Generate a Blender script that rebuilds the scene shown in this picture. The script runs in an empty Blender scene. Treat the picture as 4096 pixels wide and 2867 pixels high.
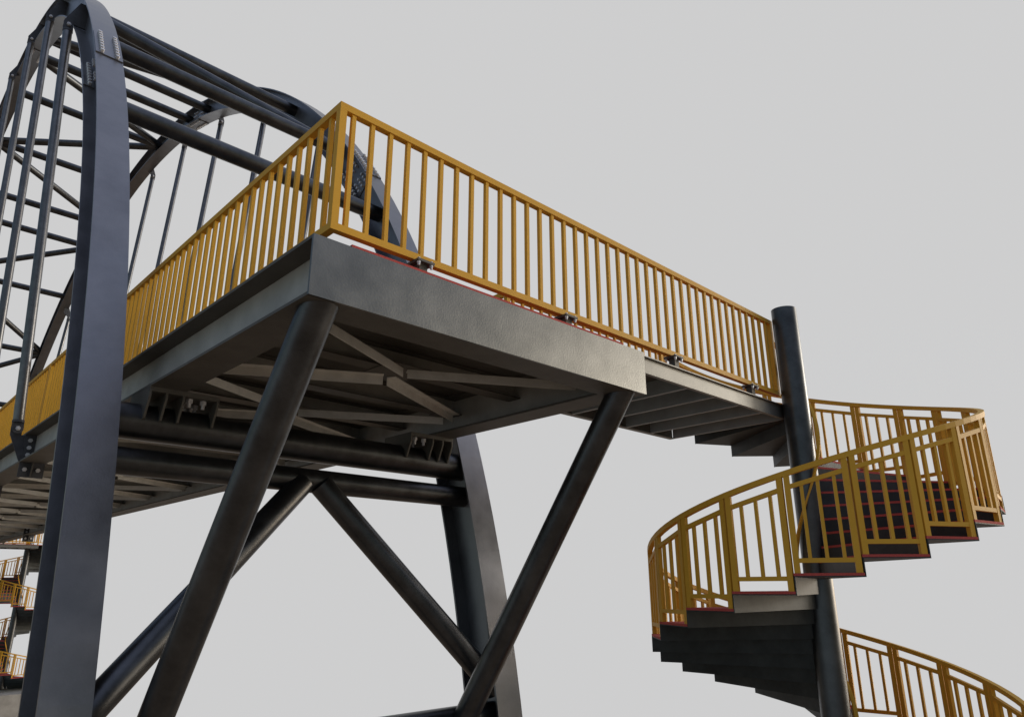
import bpy, bmesh, math, random
from mathutils import Vector, Matrix
random.seed(4)
C = bpy.context.scene.collection
S = bpy.context.scene
R_ = math.radians
ORD = ['first','second','third','fourth','fifth','sixth','seventh','eighth','ninth','tenth','eleventh','twelfth','thirteenth',
 'fourteenth','fifteenth','sixteenth','seventeenth','eighteenth','nineteenth','twentieth']
TENS = {20:'twenty',30:'thirty',40:'forty'}
def ordn(n):
    if n < 20: return ORD[n]
    t, u = (n+1)//10*10, (n+1) % 10
    if u == 0: return {20:'twentieth',30:'thirtieth',40:'fortieth'}[t]
    return TENS[t]+'-'+ORD[u-1]

# ------------------------------------------------------------------ materials
def mat(name, col, metal=0.0, rough=0.5, spec=0.5, mottle=0.0, mscale=2.0, bump=0.0, bscale=80.0, col2=None, brush=0.0, rvar=0.0):
    m = bpy.data.materials.new(name); m.use_nodes = True
    n, l = m.node_tree.nodes, m.node_tree.links
    b = n['Principled BSDF']
    b.inputs['Base Color'].default_value = (*col, 1)
    b.inputs['Metallic'].default_value = metal
    b.inputs['Roughness'].default_value = rough
    b.inputs['Specular IOR Level'].default_value = spec
    tc = n.new('ShaderNodeTexCoord')
    if mottle or rvar:
        no = n.new('ShaderNodeTexNoise'); no.inputs['Scale'].default_value = mscale
        no.inputs['Detail'].default_value = 7; no.inputs['Roughness'].default_value = 0.62
        l.new(tc.outputs['Object'], no.inputs['Vector'])
        cr = n.new('ShaderNodeValToRGB')
        cr.color_ramp.elements[0].position = 0.32; cr.color_ramp.elements[1].position = 0.68
        lo = tuple(c*(1-mottle) for c in col); hi = col2 or tuple(min(1, c*(1+mottle)) for c in col)
        cr.color_ramp.elements[0].color = (*lo, 1); cr.color_ramp.elements[1].color = (*hi, 1)
        l.new(no.outputs['Fac'], cr.inputs['Fac']); l.new(cr.outputs['Color'], b.inputs['Base Color'])
        if rvar:
            mr = n.new('ShaderNodeMapRange'); mr.inputs['From Min'].default_value = .3; mr.inputs['From Max'].default_value = .7
            mr.inputs['To Min'].default_value = rough-rvar; mr.inputs['To Max'].default_value = rough+rvar
            l.new(no.outputs['Fac'], mr.inputs['Value']); l.new(mr.outputs['Result'], b.inputs['Roughness'])
    if bump:
        nb = n.new('ShaderNodeTexNoise'); nb.inputs['Scale'].default_value = bscale
        nb.inputs['Detail'].default_value = 3
        l.new(tc.outputs['Object'], nb.inputs['Vector'])
        bp = n.new('ShaderNodeBump'); bp.inputs['Strength'].default_value = bump; bp.inputs['Distance'].default_value = 0.004
        l.new(nb.outputs['Fac'], bp.inputs['Height']); l.new(bp.outputs['Normal'], b.inputs['Normal'])
    return m
M = {}
M['plate'] = mat('steel_plate', (.16,.158,.148), metal=.92, rough=.34, mottle=.14, mscale=3, bump=.28, bscale=55, rvar=.04)
M['beam']  = mat('steel_beam', (.108,.102,.09), metal=.35, rough=.6, spec=.3, mottle=.14, mscale=3, bump=.4, bscale=60)
M['angle'] = mat('steel_angle', (.60,.59,.55), metal=.1, rough=.50, mottle=.12, mscale=5, bump=.2, bscale=60)
M['arch']  = mat('arch_steel', (.19,.192,.205), metal=.85, rough=.40, mottle=.14, mscale=2.2, bump=.3, bscale=50, rvar=.05)
M['tube']  = mat('tube_steel', (.078,.081,.086), metal=.9, rough=.35, mottle=.28, mscale=3.5, bump=.12, bscale=60, rvar=.04)
M['rod']   = mat('rod_steel', (.15,.15,.155), metal=.95, rough=.30, mottle=.16, mscale=8, bump=.12, bscale=50)
M['dark']  = mat('dark_steel', (.075,.077,.085), metal=.5, rough=.62, mottle=.2, mscale=6, bump=.3, bscale=60)
M['stair'] = mat('stair_steel', (.042,.046,.047), metal=.25, rough=.6, spec=.2, mottle=.28, mscale=3, bump=.3, bscale=50)
M['web']   = mat('lit_web_steel', (.36,.355,.33), metal=.15, rough=.55, mottle=.16, mscale=3, bump=.4, bscale=45)  # same steel as the flanges, with light on the webs put into the colour
M['chan'] = mat('channel_steel', (.20,.195,.18), metal=.7, rough=.52, mottle=.1, mscale=3, bump=.3, bscale=60)
M['joist'] = mat('lit_joist_steel', (.30,.345,.375), metal=.1, rough=.55, mottle=.12, mscale=3, bump=.3, bscale=45)  # pale blue stands in for cool light on the shaded joist faces
M['bolt']  = mat('zinc_bolt', (.60,.60,.62), metal=.35, rough=.42)
M['yellow']= mat('yellow_paint', (.60,.322,.033), metal=0, rough=.6, spec=.2, mottle=.04, mscale=6)
M['red']   = mat('red_surfacing', (.44,.075,.062), metal=0, rough=.85, spec=.2, mottle=.25, mscale=120, bump=.9, bscale=160)
M['conc']  = mat('concrete', (.33,.31,.28), metal=0, rough=.9, spec=.2, mottle=.22, mscale=1.6, bump=.4, bscale=25)

# ------------------------------------------------------------------ mesh builder
YM = 54.72                                     # far end of the bridge mirrors the near end: y -> YM - y
class MB:
    def __init__(s): s.v = []; s.f = []; s.sm = []
    def add(s, vs, fs, smooth=False):
        o = len(s.v); s.v += [Vector(v) for v in vs]
        for f in fs: s.f.append([o+i for i in f]); s.sm.append(smooth)
        return s
    def box(s, x0, x1, y0, y1, z0, z1):
        return s.add([(x0,y0,z0),(x1,y0,z0),(x1,y1,z0),(x0,y1,z0),(x0,y0,z1),(x1,y0,z1),(x1,y1,z1),(x0,y1,z1)],
            [(0,3,2,1),(4,5,6,7),(0,1,5,4),(1,2,6,5),(2,3,7,6),(3,0,4,7)])
    def frame_box(s, o, ux, uy, uz, x0, x1, y0, y1, z0, z1):
        o, ux, uy, uz = Vector(o), Vector(ux), Vector(uy), Vector(uz)
        P = lambda a, b, c: o+ux*a+uy*b+uz*c
        return s.add([P(x0,y0,z0),P(x1,y0,z0),P(x1,y1,z0),P(x0,y1,z0),P(x0,y0,z1),P(x1,y0,z1),P(x1,y1,z1),P(x0,y1,z1)],
            [(0,3,2,1),(4,5,6,7),(0,1,5,4),(1,2,6,5),(2,3,7,6),(3,0,4,7)])
    def prism(s, pts, vec):                    # pts: 3D polygon, extruded by vec
        n = len(pts); vec = Vector(vec); a = [Vector(p) for p in pts]; b = [p+vec for p in a]
        return s.add(a+b, [tuple(range(n)), tuple(range(2*n-1, n-1, -1))]+[(i,(i+1)%n,n+(i+1)%n,n+i) for i in range(n)])
    def tube(s, p0, p1, r, n=40, r1=None, caps=True):
        p0, p1 = Vector(p0), Vector(p1); d = (p1-p0).normalized(); r1 = r if r1 is None else r1
        u = d.orthogonal().normalized(); w = d.cross(u)
        A = [p0+(u*math.cos(t)+w*math.sin(t))*r for t in [2*math.pi*i/n for i in range(n)]]
        B = [p1+(u*math.cos(t)+w*math.sin(t))*r1 for t in [2*math.pi*i/n for i in range(n)]]
        s.add(A+B, [(i,(i+1)%n,n+(i+1)%n,n+i) for i in range(n)], n > 8)
        if caps: s.add(A, [tuple(range(n))]); s.add(B, [tuple(range(n))])
        return s
    def cut_tube(s, p0, p1, r, z0, z1, n=48):      # slanting tube with both ends cut level at heights z0 and z1
        p0, p1 = Vector(p0), Vector(p1); d = (p1-p0).normalized(); u = d.orthogonal().normalized(); w = d.cross(u)
        A, B = [], []
        for i in range(n):
            t = 2*math.pi*i/n; q = p0+(u*math.cos(t)+w*math.sin(t))*r
            A.append(q+d*((z0-q.z)/d.z)); B.append(q+d*((z1-q.z)/d.z))
        s.add(A+B, [(i,(i+1)%n,n+(i+1)%n,n+i) for i in range(n)], True)
        s.add(A, [tuple(range(n))]); s.add(B, [tuple(range(n))]); return s
    def sweep(s, secs, closed_ends=True, smooth=False, cyc=True):    # list of sections (same number of points)
        n = len(secs[0]); vs = [p for sec in secs for p in sec]; fs = []
        for k in range(len(secs)-1):
            for i in range(n if cyc else n-1): fs.append((k*n+i, k*n+(i+1)%n, (k+1)*n+(i+1)%n, (k+1)*n+i))
        if closed_ends: fs += [tuple(range(n)), tuple((len(secs)-1)*n+i for i in range(n))]
        return s.add(vs, fs, smooth)
    def mesh(s, name, m, off=(0,0,0), mir=False):
        off = Vector(off)
        vs = [(Vector((v.x, YM-v.y, v.z)) if mir else v)-off for v in s.v]
        me = bpy.data.meshes.new(name); me.from_pydata(vs, [], s.f)
        for p, k in zip(me.polygons, s.sm): p.use_smooth = k
        bm = bmesh.new(); bm.from_mesh(me); bmesh.ops.recalc_face_normals(bm, faces=bm.faces); bm.to_mesh(me); bm.free()
        me.materials.append(m); return me
def link(o, parent=None):
    C.objects.link(o)
    if parent is not None: o.parent = parent
    return o
def tag(o, label, cat, group=None, kind=None):
    if label: o['label'] = label
    if cat: o['category'] = cat
    if group: o['group'] = group
    if kind: o['kind'] = kind
    return o
def thing(name, loc, label, cat, group=None, mir=False):
    o = bpy.data.objects.new(name, None); l = Vector(loc)
    if mir: l.y = YM-l.y
    o.location = l; o.empty_display_size = .2
    o['_off'] = list(l)
    link(o); return tag(o, label, cat, group)
def part(name, mb, m, root, parent=None, mir=False, label=None):
    me = mb.mesh(name, m, root['_off'], mir)
    o = link(bpy.data.objects.new(name, me), parent or root)
    if label: o['label'] = label
    return o
def single(name, mb, m, label, cat, group=None, mir=False, loc=(0,0,0), kind=None):
    l = Vector(loc)
    if mir: l.y = YM-l.y
    o = bpy.data.objects.new(name, mb.mesh(name, m, l, mir)); o.location = l
    link(o); return tag(o, label, cat, group, kind)
def put(me, name, parent, mtx):                # shared-mesh copy of a small repeated part
    o = bpy.data.objects.new(name, me); o.matrix_local = mtx
    return link(o, parent)

# shared bolts (axis +Z, head up)
def hexpts(r, z): return [(r*math.cos(R_(60*i)), r*math.sin(R_(60*i)), z) for i in range(6)]
def bolt_mesh(name, r, h, shank, sh):
    b = MB(); b.prism(hexpts(r, 0), (0,0,h))
    if shank: b.tube((0,0,h), (0,0,h+sh), shank, 12)
    return b.mesh(name, M['bolt'])
BOLT_BIG = bolt_mesh('bolt', .034, .024, 0, 0)
BOLT_HANG = bolt_mesh('bolt', .034, .042, .019, .045)     # nut with thread end
BOLT_SPL = bolt_mesh('bolt', .030, .045, 0, 0)
BOLT_PIN = bolt_mesh('bolt', .036, .035, .02, .02)
BOLT_SM = bolt_mesh('bolt', .0165, .018, .011, .016)
BOLT_TOP = bolt_mesh('bolt', .013, .011, 0, 0)
def aim(pos, d, roll=0):
    d = Vector(d).normalized()
    return Matrix.Translation(pos) @ d.to_track_quat('Z', 'Y').to_matrix().to_4x4() @ Matrix.Rotation(roll, 4, 'Z')

# ------------------------------------------------------------------ dimensions
ZD, ZB = 2.3606, 1.9017
XL, XR = 2.072, 5.908
XC = 3.99
AXN, AXF = 1.67, 6.31            # arch web planes
AYC, AZC, AR = 27.36, -4.951, 20.752
def apt(x, al, off=0): return Vector((x, AYC+(AR+off)*math.sin(al), AZC+(AR+off)*math.cos(al)))
def al_of_y(y): return math.asin((y-AYC)/AR)
def al_of_z(z): return -math.acos((z-AZC)/AR)
ZG = -5.28                       # level of the foundations

# ------------------------------------------------------------------ arches
FW, FT, DEP, WT = .19, .026, .581, .024
A0 = al_of_z(ZG)
def arch(ax, side, label):
    root = thing('arch_rib', (ax, AYC, ZG), label, 'arch', 'pair of arch ribs of the footbridge')
    N = 150
    als = [A0+(-2*A0)*i/N for i in range(N+1)]
    def ring(x0, x1, r0, r1):
        return MB().sweep([[apt(x0,a,r0),apt(x1,a,r0),apt(x1,a,r1),apt(x0,a,r1)] for a in als])
    w = ring(ax-WT/2, ax+WT/2, -DEP/2+FT, DEP/2-FT)
    f1 = ring(ax-FW, ax+FW, DEP/2-FT, DEP/2); f2 = ring(ax-FW, ax+FW, -DEP/2, -DEP/2+FT)
    part('web', w, M['arch'], root); part('upper_flange', f1, M['arch'], root); part('lower_flange', f2, M['arch'], root)
    # bolted splices
    off = root['_off']
    for yc in (10.985, 21.52):
        ac = al_of_y(yc); ha = .50/AR
        def plate(x0, x1, r0, r1):
            K = 6; return MB().sweep([[apt(x0,ac-ha+2*ha*i/K,r0),apt(x1,ac-ha+2*ha*i/K,r0),apt(x1,ac-ha+2*ha*i/K,r1),apt(x0,ac-ha+2*ha*i/K,r1)] for i in range(K+1)])
        tp = .02
        specs = [('out', plate(ax-FW+.004, ax+FW-.004, DEP/2+.001, DEP/2+tp)), ('in', plate(ax-FW+.004, ax+FW-.004, -DEP/2-tp, -DEP/2-.001))]
        for sx in (-1, 1):
            specs.append(('w%d' % sx, plate(*sorted((ax+sx*(WT/2+.001), ax+sx*(WT/2+tp))), -DEP/2+.075, DEP/2-.075)))
            x0, x1 = sorted((ax+sx*(FW-.004), ax+sx*.045))
            specs.append(('i%d' % sx, plate(x0, x1, -DEP/2+FT+.001, -DEP/2+FT+tp)))
        for key, mb in specs:
            p = part('splice_plate', mb, M['arch'], root)
            if key in ('out', 'in'):
                rr, d = (DEP/2+tp, 1) if key == 'out' else (-DEP/2-tp, -1)
                cols = [(-.105, 0), (.105, 0)]
            elif key[0] == 'i': rr, d, cols = -DEP/2+FT+tp, 1, [(int(key[1:])*.105, 0)]
            else: cols = None
            for k in range(8):
                a = ac+(k-3.5)*.124/AR
                if cols is not None:
                    for cx, _ in cols:
                        n = Vector((0, math.sin(a), math.cos(a)))*d
                        put(BOLT_SPL, 'bolt', p, aim(apt(ax+cx, a, rr)-Vector(off), n))
                elif k not in (3, 4):
                    sx = int(key[1:])
                    for rr2 in (-.13, -.0, .13):
                        put(BOLT_SPL, 'bolt', p, aim(apt(ax+sx*(WT/2+tp), a, rr2)-Vector(off), (sx,0,0), .3))
    return root
ARN = arch(AXN, -1, 'nearer arch rib of dark steel, rising at the left edge with hanger rods outside it')
ARF = arch(AXF, 1, 'farther arch rib of dark steel, curving down behind the yellow railing')

# ------------------------------------------------------------------ hangers
HY = [13.34+3.46*k for k in range(9)]
for side in (-1, 1):
    ax = AXN if side < 0 else AXF
    which = 'nearer' if side < 0 else 'farther'
    sx = lambda d: (ax+d) if side < 0 else (ax-d)          # d measured on the near side
    X = lambda x: x if side < 0 else 2*XC-x
    for k, y in enumerate(HY):
        zt = AZC+math.sqrt((AR-DEP/2)**2-(y+.01-AYC)**2)     # soffit height here
        zt = apt(0, al_of_y(y)).z
        zb_ = zt-.55+ (0.0)
        slope = (y-AYC)/math.sqrt(AR**2-(y-AYC)**2)
        hroot = thing('hanger_rod', (X(1.95), y, 2.409),
            '%s hanger rod on the %s arch, counted from the railing corner' % (ordn(k), which), 'hanger', 'hanger rods of the %s arch' % which)
        zpin = {0: 9.95, 1: 12.526, 2: 14.169, 3: 15.05, 4: 15.36}.get(k, AZC+math.sqrt((AR-.55)**2-(y-AYC)**2)-.14)
        pt_, pb = Vector((X(1.393), y, zpin)), Vector((X(1.95), y, 2.409))
        d = (pt_-pb).normalized()
        part('rod', MB().tube(pb+d*.13, pt_-d*.12, .076, 32), M['rod'], hroot)
        for nm, base, s_ in (('top_fork', pt_, -1), ('bottom_fork', pb, 1)):
            fk = MB(); q = base+d*s_*.12
            fk.tube(q-d*.02, q+d*.02, .084, 32)
            u = Vector((-d.z, 0, d.x))
            pl = []
            for a in range(0, 181, 20):
                pl.append(base-d*s_*(.078*math.sin(R_(a)))+u*(.078*math.cos(R_(a))))
            poly = [base+d*s_*.12+u*.078]+pl+[base+d*s_*.12-u*.078]
            for yy in (-.034, .018): fk.prism([p+Vector((0,yy,0)) for p in poly], (0,.016,0))
            f = part(nm, fk, M['dark'], hroot)
            put(BOLT_PIN, 'bolt', f, aim(base+Vector((0,-.034,0))-Vector(hroot['_off']), (0,-1,0), .3))
        # gusset on the arch
        zt1 = zpin+.60
        g = [(1.658,zt1),(1.505,zt1-.015),(1.310,zpin+.07),(1.325,zpin-.06),(1.393,zpin-.085),(1.462,zpin-.05),(1.474,zpin+.06),(1.658,zpin+.064)]
        if k >= 1: g[-1] = (1.658, zpin+.20+.0*k); g[-2] = (1.474, zpin+.05)
        part('hanger_gusset', MB().prism([(X(a), y-.017, b) for a, b in g], (0,.034,0)), M['dark'], ARN if side < 0 else ARF)

# ------------------------------------------------------------------ brace tubes between the arches
TR = .132
NODES = [10.1, 11.82, 14.22, 17.4, 20.62, 22.3, 25.5, 29.26, 32.42, 34.05, 37.3, 40.42, 42.85, 44.6]
xn, xf = AXN+WT/2, AXF-WT/2
for i, y in enumerate(NODES):
    a = al_of_y(y); r = TR if i not in (0, 13) else .137
    single('brace_tube', MB().tube(apt(xn,a), apt(xf,a), r), M['tube'],
        '%s level brace tube between the arches, counted from the railing corner' % ordn(i), 'brace', 'level brace tubes between the arches', loc=(XC,y,apt(0,a).z))
DG = [(14.22,11.82),(14.22,17.4),(20.62,17.4),(22.3,25.5),(29.26,25.5),(29.26,32.42),(37.3,34.05),(37.3,40.42),(42.85,40.42)]
for i, (yn, yf) in enumerate(DG):
    a, b = al_of_y(yn), al_of_y(yf); p, q = apt(xn,a), apt(xf,b); d = (q-p).normalized()
    single('diagonal_brace_tube', MB().tube(p+d*.02, q-d*.02, TR-.007), M['tube'],
        '%s slanting brace tube between the arches, counted from the railing corner' % ordn(i), 'brace', 'slanting brace tubes between the arches', loc=(p+q)/2)

# ------------------------------------------------------------------ portals (both ends)
for mir in (False, True):
    end = 'far end' if mir else 'near end'
    def T(n, p, q, r, label, cat='tube', nseg=48):
        p, q = Vector(p), Vector(q)
        return single(n, MB().tube(p, q, r, nseg), M['tube'], label, cat, mir=mir, loc=(p+q)/2)
    big = thing('bearing_tube', (XC, 7.6, 1.585), 'thick horizontal tube carrying the deck on finned saddles, %s' % end, 'tube', mir=mir)
    part('tube', MB().tube((xn,7.6,1.585), (xf,7.6,1.585), .18, 56), M['tube'], big, mir=mir)
    T('portal_tube', (xn,7.55,1.18), (xf,7.55,1.18), .136, 'horizontal tube just below the thick bearing tube, %s' % end)
    T('portal_tube', (xn,6.91,-1.425), (xf,6.91,-1.425), .136, 'lowest horizontal tube between the arch legs, %s' % end)
    for s in (-1, 1):
        a = Vector((XC+s*.115, 7.49, 1.14)); b = Vector((XC+s*(AXF-XC-WT/2), 6.86, -1.16))
        T('knee_brace_tube', a, b, .134, 'slanting knee brace falling to the %s arch leg, %s' % ('nearer' if s < 0 else 'farther', end), 'brace')
        x = XC+s*1.735
        single('raking_strut', MB().cut_tube((x,4.36,ZB-.001), (x,6.68,-1.30), .137, ZB-.001, -1.42), M['tube'],
            'raking strut under the %s corner of the platform, %s' % ('left' if s < 0 else 'right', end), 'strut', mir=mir, loc=(x,5.52,.30))
        # saddle bracket
        X = (lambda v: v) if s < 0 else (lambda v: 2*XC-v)
        sb = thing('saddle_bracket', (X(2.415), 7.6, 1.85), 'finned saddle bracket on the thick tube under the %s deck beam, %s' % ('left' if s < 0 else 'right', end), 'bracket', mir=mir)
        x0, x1 = sorted((X(2.073), X(2.758)))
        part('top_plate', MB().box(x0, x1, 7.303, 7.897, 1.853, ZB-.0015), M['beam'], sb, mir=mir)
        for fx in (2.072, 2.228, 2.391, 2.737):
            arc = [(7.6+.181*math.cos(R_(t)), 1.585+.181*math.sin(R_(t))) for t in range(174, 5, -12)]
            pl = [(7.305,1.8525),(7.303,1.795),(7.385,1.60),(7.412,1.578)]+arc+[(7.788,1.578),(7.815,1.60),(7.897,1.795),(7.895,1.8525)]
            pl = [(7.305,1.8525),(7.303,1.795),(7.392,1.592),(7.419,1.580)]+arc[0:]+[(7.781,1.580),(7.808,1.592),(7.897,1.795),(7.895,1.8525)]
            a_, b_ = sorted((X(fx), X(fx+.022)))
            part('fin', MB().prism([(a_, p, q) for p, q in pl], (b_-a_,0,0)), M['beam'], sb, mir=mir)
        for bx in (2.49, 2.632):
            for by in (7.40, 7.63, 7.86):
                yy = YM-by if mir else by
                put(BOLT_HANG, 'bolt', sb, aim(Vector((X(bx), yy, 1.853))-Vector(sb['_off']), (0,0,-1)))

# ------------------------------------------------------------------ deck frame
YA, YB = 4.155, YM-4.155
for s in (-1, 1):
    X = (lambda v: v) if s < 0 else (lambda v: 2*XC-v)
    lb = thing('deck_beam', (X(2.247), YA, ZB), 'long I-section deck beam on the %s side of the walkway' % ('left' if s < 0 else 'right'), 'beam')
    x0, x1 = sorted((X(2.072), X(2.422)))
    part('top_flange', MB().box(x0, x1, YA+.0225, YB-.0225, ZD-.025, ZD), M['beam'], lb)
    part('bottom_flange', MB().box(x0, x1, YA+.0225, YB-.0225, ZB, ZB+.025), M['beam'], lb)
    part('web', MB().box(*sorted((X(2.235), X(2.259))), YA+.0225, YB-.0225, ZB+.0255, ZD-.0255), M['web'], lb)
    for k, y in enumerate(HY):
        if s > 0: break
        e = thing('hanger_bracket', (X(2.15), y, 1.66), '%s bolted hanger bracket on the left deck beam, from the near corner' % ordn(k), 'bracket',
            'bolted hanger brackets along the deck beams')
        st = part('stiffener_plate', MB().box(*sorted((X(2.0735), X(2.2335))), y, y+.016, ZB+.0265, ZD-.0265), M['dark'], e)
        ear = [(2.025,2.32),(2.02,2.46),(2.012,2.505),(1.868,2.50),(1.866,2.43),(1.873,2.311),(2.053,1.912),(2.2335,1.928),(2.2335,2.32)]
        part('ear_plate', MB().prism([(X(a), y+.017, b) for a, b in ear], (0,.020,0)), M['dark'], e)
        lp = part('lower_plate', MB().box(*sorted((X(2.073), X(2.42))), y, y+.018, 1.668, ZB-.002), M['dark'], e)
        part('rib', MB().prism([(X(2.235), y-.001, ZB-.002),(X(2.235), y-.001, 1.672),(X(2.235), y-.02, 1.672),(X(2.235), y-.085, 1.83),(X(2.235), y-.085, ZB-.002)], (X(2.250)-X(2.235),0,0)), M['beam'], e)
        for bx, bz, pp in ((2.154,2.247,st),(2.154,2.13,st),(2.154,2.016,st),(2.154,1.787,lp),(2.335,1.787,lp)):
            put(BOLT_BIG, 'bolt', pp, aim(Vector((X(bx), y, bz))-Vector(e['_off']), (0,-1,0)))

e = thing('splice_bracket', (5.73, 32.0, 1.66), 'dark bolted plates on the inner face of the right deck beam, far down the deck', 'bracket')
st = part('stiffener_plate', MB().box(5.5585, 5.7205, 32.0, 32.016, ZB+.0265, ZD-.0265), M['dark'], e)
lp = part('lower_plate', MB().box(5.5585, 5.907, 32.0, 32.018, 1.668, ZB-.002), M['dark'], e)
part('rib', MB().prism([(5.73, 31.999, ZB-.002),(5.73, 31.999, 1.672),(5.73, 31.98, 1.672),(5.73, 31.915, 1.83),(5.73, 31.915, ZB-.002)], (.015,0,0)), M['beam'], e)
for bx, bz, pp in ((5.645,2.247,st),(5.645,2.13,st),(5.645,2.016,st),(5.645,1.787,lp),(5.826,1.787,lp)):
    put(BOLT_BIG, 'bolt', pp, aim(Vector((bx, 32.0, bz))-Vector(e['_off']), (0,-1,0)))

for mir in (False, True):
    end = 'far end' if mir else 'near end'
    eb = thing('end_beam', (XC, YA, ZB), 'deep end beam with a full-height steel face across the deck, %s' % end, 'beam', mir=mir)
    part('face_plate', MB().box(XL, 5.922, YA, YA+.022, ZB, ZD), M['plate'], eb, mir=mir)
    part('bottom_flange', MB().box(2.4225, 5.5575, YA+.0225, 4.50, ZB, ZB+.022), M['beam'], eb, mir=mir)
    part('top_flange', MB().box(2.4225, 5.5575, YA+.0225, 4.50, ZD-.022, ZD), M['beam'], eb, mir=mir)

FY = [5.91+1.15*k for k in range(38)]
for k, y in enumerate(FY):
    fb = thing('floor_beam', (XC, y, 2.133), '%s floor beam under the deck, counted from the near end beam' % ordn(k), 'beam', 'floor beams under the deck')
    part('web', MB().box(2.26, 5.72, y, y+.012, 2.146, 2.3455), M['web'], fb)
    part('bottom_flange', MB().box(2.262, 5.718, y-.095, y+.105, 2.133, 2.1455), M['beam'], fb)
    part('top_flange', MB().box(2.4235, 5.5565, y-.095, y+.105, 2.346, 2.3585), M['beam'], fb)

# cross bracing of angles below the floor beams
def angle(c, d, t0, t1, sgn, lab, y):
    c, d = Vector(c), Vector(d).normalized(); n = Vector((-d.y, d.x, 0))
    if n.y < 0: n = -n
    n = n*sgn; z = 2.121
    a = MB()
    v0, v1, h = .148, .156, .055                   # vertical leg at +.148..156 from the line, flat leg towards it
    a.frame_box(c, d, n, (0,0,1), t0, t1, v0, v1, z-.092, z)
    a.frame_box(c, d, n, (0,0,1), t0, t1, h, v0-.0005, z-.008, z)
    mid = c+d*((t0+t1)/2)+Vector((0,0,z))
    return single('angle_brace', a, M['angle'], lab, 'brace', 'angle section cross braces under the deck', loc=mid)
for k in range(19):
    yc = 5.91+2.3*k
    single('centre_gusset', MB().box(XC-.25, XC+.25, yc-.30, yc+.30, 2.1225, 2.1315), M['beam'],
        '%s flat gusset plate at a crossing of braces, counted from the near end beam' % ordn(k), 'plate', 'flat gusset plates where the braces cross', loc=(XC,yc,2.122))
    sl = .475/.88
    L = 1.93
    for nm, d, t0, t1, sg in (('front left', (.88,.475,0), -L, -.125, -1), ('back right', (.88,.475,0), .115, L, 1),
                              ('front right', (.88,-.475,0), .108, L, -1), ('back left', (.88,-.475,0), -L, -.11, 1)):
        angle((XC, yc, 0), d, t0, t1, sg, '%s arm of the %s crossing of braces from the near end beam' % (nm, ordn(k)), yc)
    for s in (-1, 1):
        xa = XC+s*1.735
        x0, x1 = sorted((xa, XC+s*1.42))
        if k < 18:
            single('corner_gusset', MB().box(x0, x1, yc+1.15-.16, yc+1.15+.14, 2.1225, 2.1315), M['beam'],
              '%s small gusset plate at the %s deck beam, counted from the near end beam' % (ordn(k), 'left' if s < 0 else 'right'), 'plate', 'small gusset plates at the deck beams', loc=(xa,yc+1.15,2.122))

# deck plate, darkened surfacing and red end strips
dk = thing('footway_deck', (XC, YA, ZD), 'steel deck plate on top of the beams with non-slip surfacing, red along both ends', 'deck')
part('deck_plate', MB().box(2.3, 5.68, YA+.03, YB-.03, ZD+.001, ZD+.008), M['beam'], dk)
part('surfacing', MB().box(2.385, 5.59, YA+.3155, YB-.3155, ZD+.0085, ZD+.027), M['dark'], dk)  # middle coloured dark to keep red reflections out of the tubes
for a in (YA+.015, YB-.315):
    part('edge_strip', MB().box(2.385, 5.59, a, a+.30, ZD+.0085, ZD+.0272), M['red'], dk)

# ------------------------------------------------------------------ straight railings
RT, RB, RS = 3.594, 2.494, .06
def railing(p0, d, n_in, length, label, posts=(True, True), nb=None, first=.1325, mir=False, top_from=0.0, cat_group='straight yellow railing panels'):
    # p0: outer start corner (xy), d: direction along, n_in: inward normal
    p0, d, n = Vector((*p0, 0)), Vector((*d, 0)), Vector((*n_in, 0))
    up = Vector((0,0,1))
    r = thing('railing', (p0.x, p0.y, RB), label, 'railing', cat_group, mir=mir)
    B = lambda a,b,c,e,f,g: MB().frame_box(p0, d, n, up, a,b,c,e,f,g)
    part('top_rail', B(0,length,0,RS,RT-RS,RT), M['yellow'], r, mir=mir)
    part('bottom_rail', B(0,length,0,RS,RB,RB+RS-.002), M['yellow'], r, mir=mir)
    e = .0004
    if posts[0]: part('post', B(0+e,RS,e,RS-e,RB+RS-.002,RT-RS), M['yellow'], r, mir=mir)
    if posts[1]: part('post', B(length-RS,length-e,e,RS-e,RB+RS-.002,RT-RS), M['yellow'], r, mir=mir)
    x = first; lim = length-(RS if posts[1] else 0)-.06
    while x < lim:
        part('baluster', B(x-.0175,x+.0175,.011,.046,RB+RS-.002,RT-RS), M['yellow'], r, mir=mir)
        x += .175
    return r
def mount(x, y, label, mir=False, zt=RB):
    m = thing('railing_mount', (x, y, ZD), label, 'bracket', 'bolted railing mounts', mir=mir)
    part('stub', MB().box(x-.04, x+.04, y-.04, y+.04, ZD+.0005, zt-.0215), M['beam'], m, mir=mir)
    part('base_plate', MB().box(x-.082, x+.082, y-.082, y+.082, zt-.021, zt-.0005), M['beam'], m, mir=mir)
    yy = YM-y if mir else y
    for sx in (-1,1):
        for sy in (-1,1):
            p = Vector((x+sx*.062, yy+sy*.062, zt-.021))-Vector(m['_off'])
            put(BOLT_SM, 'bolt', m, aim(p, (0,0,-1)))
            put(BOLT_TOP, 'bolt', m, aim(p+Vector((0,0,.0205)), (0,0,1)))
LY0, LY1 = 4.207, 6.136              # landing
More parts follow.
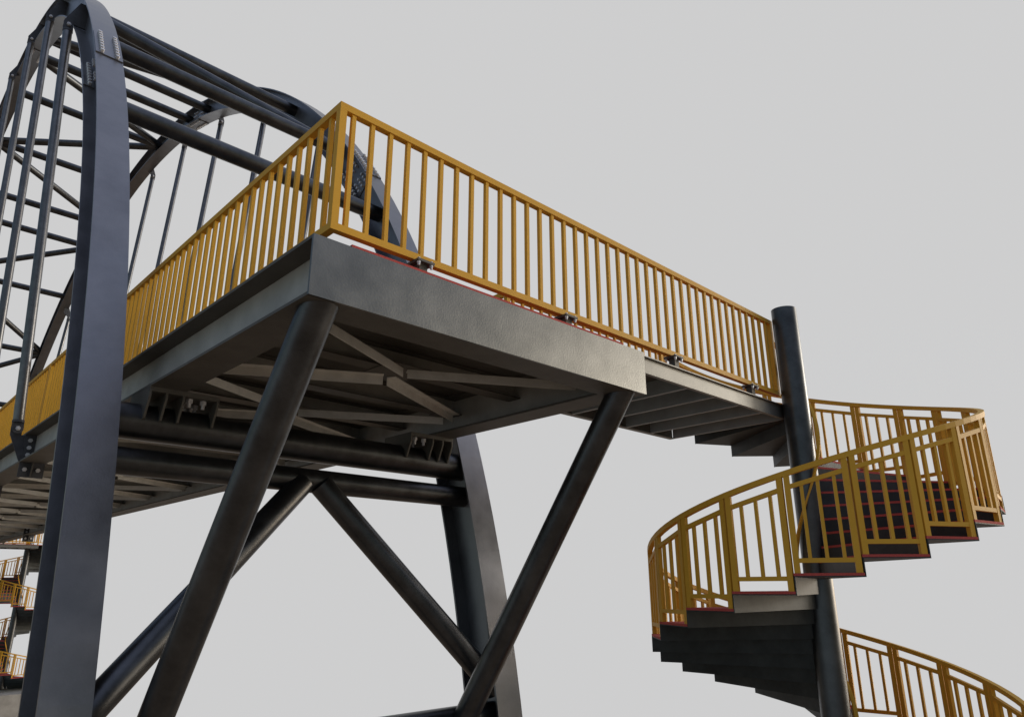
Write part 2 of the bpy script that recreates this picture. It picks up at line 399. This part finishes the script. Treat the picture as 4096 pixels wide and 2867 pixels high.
for mir in (False, True):
    end = 'far end' if mir else 'near end'
    railing((2.235,4.235), (1,0), (0,1), 6.955, 'long yellow railing across the %s, running to the round column' % end, mir=mir)
    railing((5.745,LY1), (1,0), (0,-1), 3.44, 'yellow railing on the back edge of the landing, %s' % end, mir=mir)
    for i, x in enumerate((3.07, 4.82, 6.65, 8.40)):
        mount(x, 4.265, '%s bolted mount under the long cross railing, counted from the corner, %s' % (ordn(i), end), mir)
    for i, x in enumerate((6.2, 7.6)):
        mount(x, 6.106, '%s mount under the back railing of the landing, %s' % (ordn(i), end), mir)
y0 = 4.2952; segs = []
for k in range(5):
    y1 = 13.45+9.24*k if k < 4 else YM-4.2952
    segs.append((y0, y1)); y0 = y1+.045
for k, (a, b) in enumerate(segs):
    railing((2.235, a), (0,1), (1,0), b-a, '%s yellow railing panel along the left deck edge, from the corner' % ordn(k), posts=(k > 0, k < 4), first=.112)
yr = [6.1362]+[s[0] for s in segs[1:]]
for k, (a, b) in enumerate(segs):
    a2 = 6.137 if k == 0 else a; b2 = YM-6.137 if k == 4 else b
    railing((5.745, a2), (0,1), (-1,0), b2-a2, '%s yellow railing panel along the right deck edge, from the landing' % ordn(k), posts=(k > 0, k < 4), first=.112)
for i in range(14):
    y = 5.37+3.465*i
    if y > YB-.5: break
    mount(2.265, y, '%s railing mount along the left deck edge, from the corner' % ordn(i))
    if 6.4 < y < YM-6.4: mount(5.715, y, '%s railing mount along the right deck edge, from the landing' % ordn(i-1))

# ------------------------------------------------------------------ landing
for mir in (False, True):
    end = 'far end' if mir else 'near end'
    ld = thing('landing', (5.93, LY0, 2.18), 'landing of pale channels and cross joists leading to the spiral stair, %s' % end, 'landing', mir=mir)
    for yo, s in ((LY0, 1), (LY1, -1)):
        for nm, ya, yb, za, zb in (('channel_flange', 0, .085, 2.3485, 2.3600), ('channel_flange', 0, .085, 2.181, 2.1925), ('channel_web', .036, .048, 2.193, 2.348)):
            a, b = sorted((yo+s*ya, yo+s*yb))
            if s > 0 and nm == 'channel_flange' and za < 2.3:
                a, b = yo+.036, yo+.085
            part(nm, MB().box(5.935, 9.291, a, b, za, zb), M['chan'], ld, mir=mir)
    for i in range(5):
        x = 6.893+.588*i
        part('joist', MB().box(x, x+.045, LY0+.0865, LY1-.0865, 2.181, 2.3595), M['joist'], ld, mir=mir)
    part('end_plate', MB().box(5.923, 5.99, LY0+.0365, LY0+.0475, 2.035, 2.1925), M['plate'], ld, mir=mir)
    part('floor_plate', MB().box(5.70, 9.18, LY0+.02, LY1-.005, 2.3605, 2.3685), M['beam'], ld, mir=mir)
    part('surfacing', MB().box(5.5905, 9.18, 4.30, LY1-.004, 2.369, 2.387), M['red'], ld, mir=mir)

# ------------------------------------------------------------------ spiral stairs
SX, SY, SR, SZ, SH, ST = 9.186, 4.044, 2.0925, .1298, .17346, 197.6
def sp(r, th, z): return Vector((SX+r*math.cos(R_(th)), SY+r*math.sin(R_(th)), z))
I0, I1 = -30, 13
for mir in (False, True):
    end = 'far end' if mir else 'near end'
    sc = thing('spiral_stair', (SX, SY, ZG), 'spiral stair with red treads and yellow railings round a steel column, %s' % end, 'staircase', mir=mir)
    col = part('column', MB().tube((SX,SY,ZG+.03), (SX,SY,3.708), .1668, 64), M['tube'], sc, mir=mir)
    bp = part('column_base_plate', MB().tube((SX,SY,ZG+.002), (SX,SY,ZG+.03), .36, 40), M['beam'], sc, mir=mir)
    for k in range(8):
        p = sp(.29, 22.5+45*k, ZG+.03)
        if mir: p.y = YM-p.y
        put(BOLT_HANG, 'bolt', bp, aim(p-Vector(sc['_off']), (0,0,1)))
    for i in range(I0, I1+1):
        t0, t1, z = ST+18*i, ST+18*(i+1), SZ+SH*i
        g = .02
        wedge = lambda za, zb, r1=SR, r0=.15: MB().prism([sp(r0,t0,za), sp(r1,t0,za), sp(r1,t1,za), sp(r0,t1,za)], (0,0,zb-za))
        tr = part('tread', wedge(z-.036, z-.0265), M['stair'], sc, mir=mir)
        part('surfacing', wedge(z-.026, z), M['red'], sc, tr, mir=mir)
        # riser at the lower-side boundary of this tread (down to the tread below)
        u = (sp(1,t0,0)-sp(0,t0,0)); w = Vector((-u.y, u.x, 0))
        part('riser', MB().frame_box(sp(0,t0,0), u, w, (0,0,1), .15, SR+.0005, .0005, .011, z-SH-.040, z-.0362), M['stair'], sc, mir=mir)
        # railing panel of this tread
        A, Bp = sp(SR,t0,0), sp(SR,t1,0); d = (Bp-A); L = d.length; d.normalize()
        n = Vector((-d.y, d.x, 0))
        up = Vector((0,0,1))
        inw = n if n.dot(Vector((SX,SY,0))-A) > 0 else -n
        def slopebox(a, b, c0, c1, zlo, zhi, m=None):
            m = m or MB()
            P = lambda q, cc, zz: A+d*q+inw*cc+up*zz
            m.add([P(a,c0,zlo(a)),P(b,c0,zlo(b)),P(b,c1,zlo(b)),P(a,c1,zlo(a)),P(a,c0,zhi(a)),P(b,c0,zhi(b)),P(b,c1,zhi(b)),P(a,c1,zhi(a))],
                [(0,3,2,1),(4,5,6,7),(0,1,5,4),(1,2,6,5),(2,3,7,6),(3,0,4,7)]); return m
        sl = lambda base: (lambda q: z+base+SH*q/L)
        flat = lambda v: (lambda q: z+v)
        last = i == I1
        fr = MB()
        slopebox(.012,.072,.006,.056,flat(.0003),sl(.972),fr)
        slopebox(.583,.643,.006,.056,flat(.0003),sl(.972),fr)
        slopebox(.0722,.5828,.008,.054,flat(.10),flat(.145),fr)
        slopebox(.0722,.5828,.008,.054,sl(.825),sl(.872),fr)
        rp = part('railing_frame', fr, M['yellow'], sc, mir=mir)
        for q in (.178, .338, .498):
            part('baluster', slopebox(q-.017,q+.017,.014,.048,flat(.1453),sl(.8248)), M['yellow'], sc, rp, mir=mir)
    def helix(r, w, h, base, tha, thb, step=4.5):
        secs = []; th = tha
        n = int(round((thb-tha)/step))
        for k in range(n+1):
            th = tha+(thb-tha)*k/n; zz = SZ+SH*(th-ST)/18+base
            secs.append([sp(r-w/2,th,zz), sp(r+w/2,th,zz), sp(r+w/2,th,zz+h), sp(r-w/2,th,zz+h)])
        return MB().sweep(secs)
    part('outer_handrail', helix(SR-.038, .062, .058, .966, ST+18*I0, ST+18*(I1+1)+.3), M['yellow'], sc, mir=mir)
    part('inner_handrail', helix(.226, .045, .06, .86, ST+18*I0, ST+18*(I1), 6), M['yellow'], sc, mir=mir)
    single('concrete_footing', MB().box(6.2, 12.2, 1.0, 7.1, ZG-1.25, ZG), M['conc'],
        'pale concrete footing block under the spiral stair, %s' % end, 'footing', mir=mir, loc=(SX,SY,ZG-1.25))
    for s, ax in ((-1, AXN), (1, AXF)):
        yy = apt(0, A0).y
        single('arch_footing', MB().box(ax-.6, ax+.6, yy-.8, yy+.8, ZG-1.25, ZG-.001), M['conc'],
            'concrete footing under the %s arch leg, %s' % ('nearer' if s < 0 else 'farther', end), 'footing', mir=mir, loc=(ax,yy,ZG-1.25))

# ------------------------------------------------------------------ camera
F_, PITCH, AZ, ROLL = 2827.6, R_(17.937), R_(46.185), R_(-.159)
cd = bpy.data.cameras.new('camera'); cam = bpy.data.objects.new('camera', cd); C.objects.link(cam)
cd.sensor_width = 36; cd.sensor_fit = 'HORIZONTAL'; cd.lens = F_/4096*36
cd.clip_start = .05; cd.clip_end = 2000
fwd = Vector((math.cos(AZ), math.sin(AZ), 0)); rgt = Vector((math.sin(AZ), -math.cos(AZ), 0)); up = Vector((0,0,1))
zf = fwd*math.cos(PITCH)+up*math.sin(PITCH); yu = -fwd*math.sin(PITCH)+up*math.cos(PITCH)
c_, s_ = math.cos(ROLL), math.sin(ROLL)
r2, u2 = rgt*c_+yu*s_, -rgt*s_+yu*c_
cam.matrix_world = Matrix(((r2.x,u2.x,-zf.x,0),(r2.y,u2.y,-zf.y,0),(r2.z,u2.z,-zf.z,0),(0,0,0,1)))
S.camera = cam

# ------------------------------------------------------------------ light
SUN_AZ, SUN_EL = R_(-21), R_(11)
sd = bpy.data.lights.new('sun', 'SUN'); sd.energy = .9; sd.angle = R_(12); sd.color = (1, .94, .84)
so = bpy.data.objects.new('sun', sd); C.objects.link(so)
sdir = Vector((math.cos(SUN_EL)*math.cos(SUN_AZ), math.cos(SUN_EL)*math.sin(SUN_AZ), math.sin(SUN_EL)))
so.rotation_euler = (-sdir).to_track_quat('-Z', 'Y').to_euler()

w = bpy.data.worlds.new('World'); S.world = w; w.use_nodes = True
nt = w.node_tree; n, l = nt.nodes, nt.links; n.clear()
out = n.new('ShaderNodeOutputWorld'); bg = n.new('ShaderNodeBackground'); l.new(bg.outputs[0], out.inputs[0])
tc = n.new('ShaderNodeTexCoord'); DIR = tc.outputs['Generated']
def dot(v):
    v = Vector(v).normalized(); d = n.new('ShaderNodeVectorMath'); d.operation = 'DOT_PRODUCT'
    l.new(DIR, d.inputs[0]); d.inputs[1].default_value = v; return d.outputs['Value']
def smooth(src, a, b, lo=0, hi=1):
    m = n.new('ShaderNodeMapRange'); m.interpolation_type = 'SMOOTHSTEP'
    m.inputs['From Min'].default_value = a; m.inputs['From Max'].default_value = b
    m.inputs['To Min'].default_value = lo; m.inputs['To Max'].default_value = hi
    l.new(src, m.inputs['Value']); return m.outputs['Result']
def mul(a, b):
    m = n.new('ShaderNodeMath'); m.operation = 'MULTIPLY'; l.new(a, m.inputs[0])
    if isinstance(b, (int, float)): m.inputs[1].default_value = b
    else: l.new(b, m.inputs[1])
    return m.outputs[0]
def power(a, b):
    x = n.new('ShaderNodeMath'); x.operation = 'MAXIMUM'; l.new(a, x.inputs[0]); x.inputs[1].default_value = 0
    m = n.new('ShaderNodeMath'); m.operation = 'POWER'; l.new(x.outputs[0], m.inputs[0]); m.inputs[1].default_value = b; return m.outputs[0]
def mix(fac, a, b, mode='MIX'):
    m = n.new('ShaderNodeMix'); m.data_type = 'RGBA'; m.blend_type = mode; m.clamp_factor = False
    if isinstance(fac, (int, float)): m.inputs['Factor'].default_value = fac
    else: l.new(fac, m.inputs['Factor'])
    for s_, v in (('A', a), ('B', b)):
        sock = [i for i in m.inputs if i.name == s_ and i.type == 'RGBA'][0]
        if isinstance(v, tuple): sock.default_value = (*v, 1)
        else: l.new(v, sock)
    return [o for o in m.outputs if o.type == 'RGBA'][0]
sky = n.new('ShaderNodeTexSky'); sky.sky_type = 'NISHITA'; sky.sun_disc = False
sky.sun_elevation = SUN_EL; sky.sun_rotation = R_(90)-SUN_AZ
k_ = n.new('ShaderNodeVectorMath'); k_.operation = 'SCALE'; l.new(sky.outputs[0], k_.inputs[0]); k_.inputs['Scale'].default_value = .05
zc = dot((0,0,1))
base = mix(smooth(zc, .2, .68), (.055,.06,.06), (.43,.48,.65))          # thin cloud: dull at the horizon, blue-grey overhead
base = mix(smooth(dot((-.75,.66,0)), .0, .9), base, mix(1.0, base, (.33,.38,.42), 'MULTIPLY'))   # the side away from the sun is dull
base = mix(1.0, base, k_.outputs[0], 'ADD')
glow = power(dot((math.cos(R_(-24))*math.cos(R_(15)), math.sin(R_(-24))*math.cos(R_(15)), math.sin(R_(15)))), 22)
base = mix(glow, base, (2.5,2.27,1.92), 'ADD')
base = mix(smooth(zc, -.10, .02), (.175,.135,.103), base)              # brown ground out of sight
band = mul(smooth(zc, -.26, -.10), smooth(zc, .0, .16, 1, 0))
warm_fill = mul(band, power(dot((math.cos(R_(-24)), math.sin(R_(-24)), 0)), 11))
base = mix(warm_fill, base, (4.0,3.66,3.15), 'ADD')                            # warm band added low on the sun side, fills the shade under the deck
cool_fill = mul(band, power(dot((math.cos(R_(190)), math.sin(R_(190)), 0)), 1.3))
base = mix(cool_fill, base, (.34,.48,.58), 'ADD')                             # cool band added opposite, fills the left-facing steel under the deck
low_fill = power(dot((math.cos(R_(-18))*.95, math.sin(R_(-18))*.95, -.31)), 9)
base = mix(low_fill, base, (.40,.35,.28), 'ADD')  # warm glow added from below to brighten the underside
bank = mul(smooth(dot(zf), math.cos(R_(51)), math.cos(R_(45))), smooth(zc, math.sin(R_(-12.4)), math.sin(R_(-9.4))))
l.new(mix(bank, base, (.617,.617,.620)), bg.inputs['Color']); bg.inputs['Strength'].default_value = 1.0

v = S.view_settings; v.view_transform = 'Standard'; v.look = 'None'; v.exposure = 0; v.gamma = 1; v.use_curve_mapping = False
for o in S.objects:
    if '_off' in o: del o['_off']
